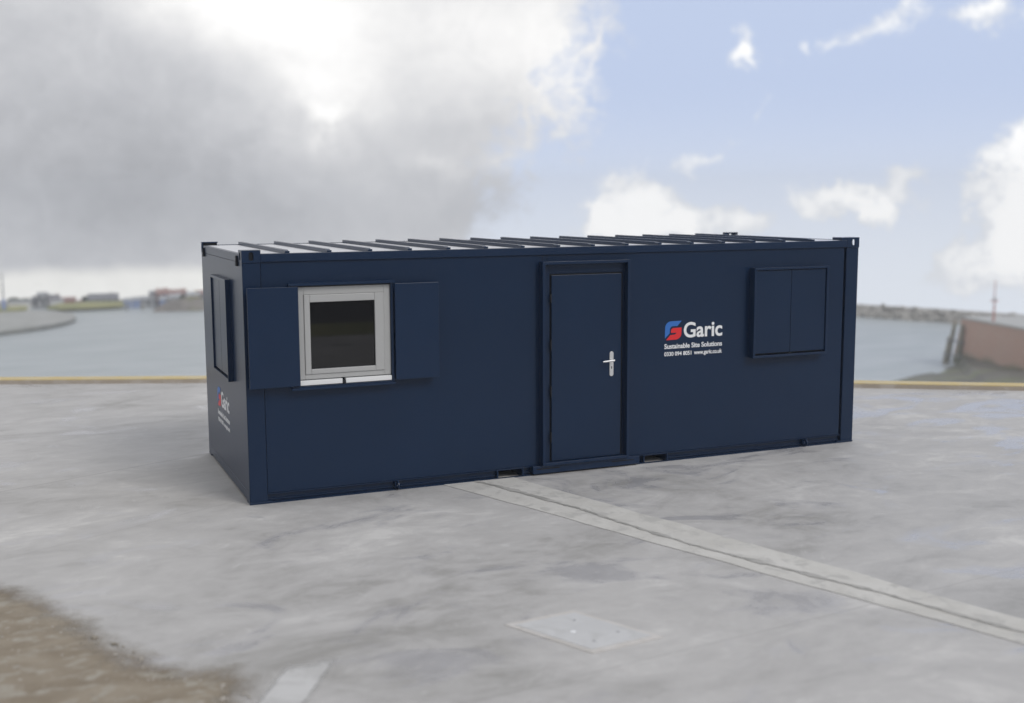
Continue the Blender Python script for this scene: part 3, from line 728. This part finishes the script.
# rails
obj('top_rail', B((.187, L_-.181, -.008, .05, 2.485, 2.569)), 'navy_trim', cab, bevel=.004)
obj('top_rail', B((.187, L_-.181, W_-.05, W_+.008, 2.485, 2.569)), 'navy_trim', cab, bevel=.004)
obj('end_rail', B((-.004, .05, .171, W_-.171, 2.480, 2.566)), 'navy', cab, bevel=.004)
obj('end_rail', B((L_-.05, L_+.004, .171, W_-.171, 2.480, 2.566)), 'navy', cab, bevel=.004)
obj('end_bottom_rail', B((-.006, -.0005, .003, W_-.003, .028, .122)), 'navy_trim', cab, bevel=.004)
obj('end_bottom_rail', B((L_+.0005, L_+.006, .003, W_-.003, .028, .122)), 'navy_trim', cab, bevel=.004)
segs = [(.181, 2.742), (3.067, 3.167), (4.538, 4.614), (4.947, L_-.195)]
for x0, x1 in segs:
    for yy in (0, 1):
        if yy == 0: bs = ((x0, x1, .045, .055, .012, .106), (x0, x1, -.004, .045, .0, .012), (x0, x1, .0, .045, .098, .106), (x0, x1, .030, .045, .03, .042))
        else: bs = ((x0, x1, W_-.055, W_-.045, .012, .106), (x0, x1, W_-.045, W_+.004, .0, .012))
        obj('bottom_rail', B(*bs), 'navy_trim', cab)
for x0, x1 in ((2.743, 3.066), (4.615, 4.946)):
    t = .014
    obj('fork_pocket', B((x0, x0+t, -.006, W_+.006, -.0, .106), (x1-t, x1, -.006, W_+.006, 0, .106), (x0+t, x1-t, -.006, W_+.006, .094, .106), (x0+t, x1-t, -.006, .03, .0, .008)), 'navy_trim', cab, bevel=.002)
for x in (1.58, 6.94):
    bm = bmesh.new()
    N = 20; R0, R1 = .046, .018; th = .014; rr = []
    for y in (-.025, .01):
        pass
    for (r_, xx) in ((R0, -th/2), (R1, -th/2), (R1, th/2), (R0, th/2)):
        rr.append([bm.verts.new((x+xx, -.012+r_*math.cos(2*math.pi*i/N), .055+r_*math.sin(2*math.pi*i/N))) for i in range(N)])
    for u in range(4):
        for i in range(N): j = (i+1) % N; bm.faces.new((rr[u][i], rr[u][j], rr[(u+1) % 4][j], rr[(u+1) % 4][i]))
    box(bm, x-.03, x-.008, .0, .044, .02, .09)
    obj('tie_down_eye', bm, 'navy_trim', cab)
# roof and ribs
RIB0, RIBD = .458, .4349
rf = obj('roof', B((.051, L_-.051, .051, W_-.051, 2.530, 2.562)), 'roof', cab, label='pale grey metal sheet roof')
for i, x in enumerate([RIB0+RIBD*k for k in range(16)]):
    w = .024
    bm = prism([(x-w, .0, 2.5705), (x+w, .0, 2.5705), (x+w, .0, 2.590), (x-w, .0, 2.590)], (0, .050, 0))
    prism([(x-w, .052, 2.5625), (x-w, W_-.052, 2.5625), (x-w, W_-.052, 2.600), (x-w, .10, 2.600), (x-w, .052, 2.590)], (2*w, 0, 0), bm)
    obj('roof_rib', bm, 'navy_trim', rf, label='raised navy rib across the roof' if i == 0 else None)

# door set
ds = obj('door_surround', ringframe(3.272, 4.375, .112, 2.412, .032, -.085, EX), 'navy_trim', cab, bevel=.003)
bm = B((3.306, 3.392, -.004, .010, .114, 2.376), (4.318, 4.341, -.004, .010, .114, 2.376), (3.392, 4.318, -.004, .010, 2.270, 2.376), (3.392, 4.318, -.004, .010, .114, .145),
       (3.335, 3.350, -.016, -.004, .13, 2.36))
obj('door_frame', bm, 'navy', ds, bevel=.002)
obj('door_seal', B((3.393, 4.317, .004, .010, .146, 2.269)), 'seal', ds)
dr_ = obj('door', B((3.405, 4.289, -.030, .003, .150, 2.256)), 'navy', cab, bevel=.003)
obj('drip_strip', B((3.395, 4.314, -.012, -.0045, 2.285, 2.292)), 'navy_trim', dr_)
for z0, z1 in ((1.951, 2.051), (1.419, 1.538), (.892, 1.014), (.367, .483)):
    bm = bmesh.new(); cyl(bm, (3.394, -.034, z0), (3.394, -.034, z1), .009, .009, 12); obj('hinge', bm, 'seal', dr_)
bm = bmesh.new()   # rounded escutcheon
xc, zc0, zc1, rr_ = 4.163, 1.103, 1.340, .025
pts = [(xc+rr_*math.cos(a), -.0305, zc1+rr_*math.sin(a)) for a in [math.pi*i/12 for i in range(13)]] + [(xc+rr_*math.cos(a), -.0305, zc0+rr_*math.sin(a)) for a in [math.pi+math.pi*i/12 for i in range(13)]]
prism(pts, (0, -.009, 0), bm)
obj('handle_plate', bm, 'steel', dr_, bevel=.002, label='silver door handle plate')
bm = bmesh.new(); cyl(bm, (xc+.002, -.040, 1.264), (xc+.002, -.088, 1.264), .011, .011, 16); cyl(bm, (xc+.014, -.086, 1.265), (xc-.135, -.088, 1.257), .0115, .010, 16)
obj('handle_lever', bm, 'steel', dr_, smooth=False)
bm = bmesh.new(); cyl(bm, (xc, -.0396, 1.184), (xc, -.0412, 1.184), .008, .008, 14); box(bm, xc-.0035, xc+.0035, -.0411, -.0396, 1.163, 1.178); obj('keyhole', bm, 'seal', dr_)
ts = obj('threshold', B((3.168, 4.537, -.045, .05, .020, .109)), 'navy_trim', cab, bevel=.004)
for x0, x1 in ((3.21, 3.50), (4.17, 4.46)): obj('slot', B((x0, x1, -.0465, -.044, .068, .080)), 'slot', ts)
# seams above the door
for x in (3.31, 3.365): obj('panel_seam', B((x, x+.004, EX-.0015, EX, 2.42, 2.48)), 'slot', cab)

# windows. local frame: u right, z up, d outwards (front: u=+x, d=-y; end: u=-y, d=-x)
def wbox(fr, u0, u1, d0, d1, z0, z1):
    """fr maps (u, d, z) to world"""
    a, c = fr(u0, d0), fr(u1, d1); return (min(a[0], c[0]), max(a[0], c[0]), min(a[1], c[1]), max(a[1], c[1]), z0, z1)
front = lambda u, d: (u, -d)
endf = lambda u, d: (-d, -u)
def WB(fr, *bs): return B(*[wbox(fr, *q) for q in bs])
def sec_frame(fr, u0, u1, z0, z1, dep, w=.028):
    return obj('shutter_frame', WB(fr, (u0, u0+w, -EX, dep, z0, z1), (u1-w, u1, -EX, dep, z0, z1), (u0+w, u1-w, -EX, dep, z1-w, z1), (u0+w, u1-w, -EX, dep, z0, z0+w)), 'navy_trim', cab, bevel=.003)
def closed(fr, u0, u1, z0, z1, dep):
    f = sec_frame(fr, u0, u1, z0, z1, dep); m_ = (u0+u1)/2
    obj('backing', WB(fr, (u0+.028, u1-.028, -EX+.001, .01, z0+.028, z1-.028)), 'seal', f)
    for a, c in ((u0+.034, m_-.003), (m_+.003, u1-.034)): obj('shutter', WB(fr, (a, c, .02, dep-.018, z0+.050, z1-.034)), 'navy', f, bevel=.003)
    obj('latch', WB(fr, (m_-.02, m_+.02, dep-.018, dep-.010, z0+.031, z0+.046)), 'seal', f)
closed(front, 6.07, 7.165, 1.178, 2.268, .095)
closed(endf, -1.74, -.73, 1.178, 2.27, .060)
f = sec_frame(front, .455, 1.552, 1.178, 2.262, .060)
def leaf(a, c):
    s = obj('open_shutter', WB(front, (a, c, .068, .098, 1.215, 2.232)), 'navy_trim', f, bevel=.003, label='shutter leaf swung open flat against the wall')
leaf(.020, .535); leaf(1.558, 2.045)
wn2 = obj('window', WB(front, (.530, .602, .0, .034, 1.270, 2.222), (1.452, 1.522, .0, .034, 1.270, 2.222), (.602, 1.452, .0, .034, 2.142, 2.222), (.602, 1.452, .0, .034, 1.270, 1.322)), 'upvc', cab, bevel=.004, label='white framed window with dark glass')
obj('sash', WB(front, (.603, .664, .0, .046, 1.323, 2.141), (1.352, 1.451, .0, .046, 1.323, 2.141), (.664, 1.352, .0, .046, 2.064, 2.141), (.664, 1.352, .0, .046, 1.323, 1.374)), 'upvc', wn2, bevel=.006)
obj('glass_pane', WB(front, (.660, 1.356, .010, .020, 1.370, 2.070)), 'glass', wn2)
obj('gasket', WB(front, (.664, .670, .020, .026, 1.374, 2.064), (1.346, 1.352, .020, .026, 1.374, 2.064), (.670, 1.346, .020, .026, 2.058, 2.064), (.670, 1.346, .020, .026, 1.374, 1.380)), 'seal', wn2)
for a, c in ((.535, .985), (1.020, 1.520)): obj('sill', WB(front, (a, c, .0, .062, 1.212, 1.262)), 'sill', wn2, bevel=.004)
obj('sill_latch', WB(front, (.987, 1.018, .0, .066, 1.208, 1.245)), 'seal', wn2)
obj('vent_strip', WB(front, (.53, 1.50, .0, .050, 2.225, 2.233)), 'seal', wn2)
obj('track_strip', WB(front, (.44, 1.56, .0615, .085, 2.240, 2.266)), 'navy_trim', f)
obj('track_strip', WB(front, (.45, 1.555, .0615, .085, 1.170, 1.192)), 'navy_trim', f)

# lettering ---------------------------------------------------------
def text_mesh(s, size, bold=0.0, spacing=1.0):
    cu = bpy.data.curves.new('text', 'FONT'); cu.body = s; cu.size = size; cu.offset = bold; cu.extrude = .0008; cu.space_character = spacing; cu.resolution_u = 6
    o = bpy.data.objects.new('text', cu); C.objects.link(o)
    bpy.context.view_layer.update()
    me = bpy.data.meshes.new_from_object(o.evaluated_get(bpy.context.evaluated_depsgraph_get()))
    bpy.data.objects.remove(o); bpy.data.curves.remove(cu)
    xs = [v.co.x for v in me.vertices]; ys = [v.co.y for v in me.vertices]
    return me, min(xs), max(xs), min(ys), max(ys)
def lettering(origin, u, tag_label):
    """origin = top-left of the sign on the wall; u = unit vector to the reader's right"""
    u = Vector(u); zv = Vector((0, 0, 1)); nv = u.cross(zv)
    def place(me, w0, w1, z0, z1, bb):
        x0, x1, y0, y1 = bb
        for v in me.vertices:
            a = w0+(v.co.x-x0)/(x1-x0)*(w1-w0); c = z0+(v.co.y-y0)/(y1-y0)*(z1-z0)
            v.co = Vector(origin) + u*a + zv*c + nv*(.0012+v.co.z)
    def word(s, name, w0, w1, z0, z1, bold):
        me, *bb = text_mesh(s, 1.0, bold)
        place(me, w0, w1, z0, z1, bb)
        obj(name, me, 'white_ink', cab)
    word('Garic', 'company_name', .262, .800, -.212, -.026, .022)
    word('Sustainable Site Solutions', 'slogan', .0, .800, -.332, -.272, .024)
    word('0330 094 8051', 'phone_number', .0, .372, -.418, -.368, .024)
    word('www.garic.co.uk', 'web_address', .408, .800, -.433, -.366, .024)
    def poly(pts, name, m):
        P = [Vector(origin) + u*((X-172)/186*.232) + zv*(-.006-(Y-127)/211*.222) + nv*.0005 for X, Y in pts]
        obj(name, prism(P, nv*.0015), m, cab)
    arc = lambda cx, cy, rx, ry, a0, a1, n=8: [(cx+rx*math.cos(math.radians(a0+(a1-a0)*i/n)), cy-ry*math.sin(math.radians(a0+(a1-a0)*i/n))) for i in range(n+1)]
    poly([(357, 127), (312, 184)] + arc(262, 222, 32, 38, 90, 180) + [(228, 262), (176, 318)] + arc(246, 200, 68, 73, 180, 90) , 'emblem_blue_half', 'blue_ink')
    poly([(358, 203), (262, 205), (244, 222), (242, 260), (302, 258), (296, 270), (284, 278), (236, 282), (190, 338)] + arc(290, 270, 66, 66, -90, 0) , 'emblem_red_half', 'red_ink')
lettering((4.890, EX, 1.676), (1, 0, 0), 'front')
lettering((-.004, 1.885, .975), (0, -1, 0), 'end')

# ------------------------------------------------------------------ haze
bm = bmesh.new(); hz0 = -27.5
fpx = [at_d(x, 200, 345) for x in (-900, -300, 512, 1300, 1800)]
bb = [Vector((QE[-1][0]+bk.x, QE[-1][1]+bk.y, 0)), Vector((QE[0][0]+bk.x, QE[0][1]+bk.y, 0))]
allx = [p.x for p in fpx+bb] + [q[0] for q in QE]; ally = [p.y for p in fpx+bb] + [q[1] for q in QE]
HZ = bpy.data.materials.new('haze'); HZ.use_nodes = True; t = HZ.node_tree; t.nodes.clear()
pv = t.nodes.new('ShaderNodeVolumePrincipled'); pv.inputs['Color'].default_value = (.93, .95, .97, 1); pv.inputs['Density'].default_value = .0012
ou = t.nodes.new('ShaderNodeOutputMaterial'); t.links.new(pv.outputs[0], ou.inputs['Volume'])
# turned so its far face lies square to the view, just behind the shore
o = obj('haze', B((-420, 420, -300, 345, hz0, 9.0)), HZ, kind='stuff', label='thin pale sea haze over the harbour', cat='haze')
o.location = (CAM.x, CAM.y, 0); o.rotation_euler = (0, 0, -YAW)
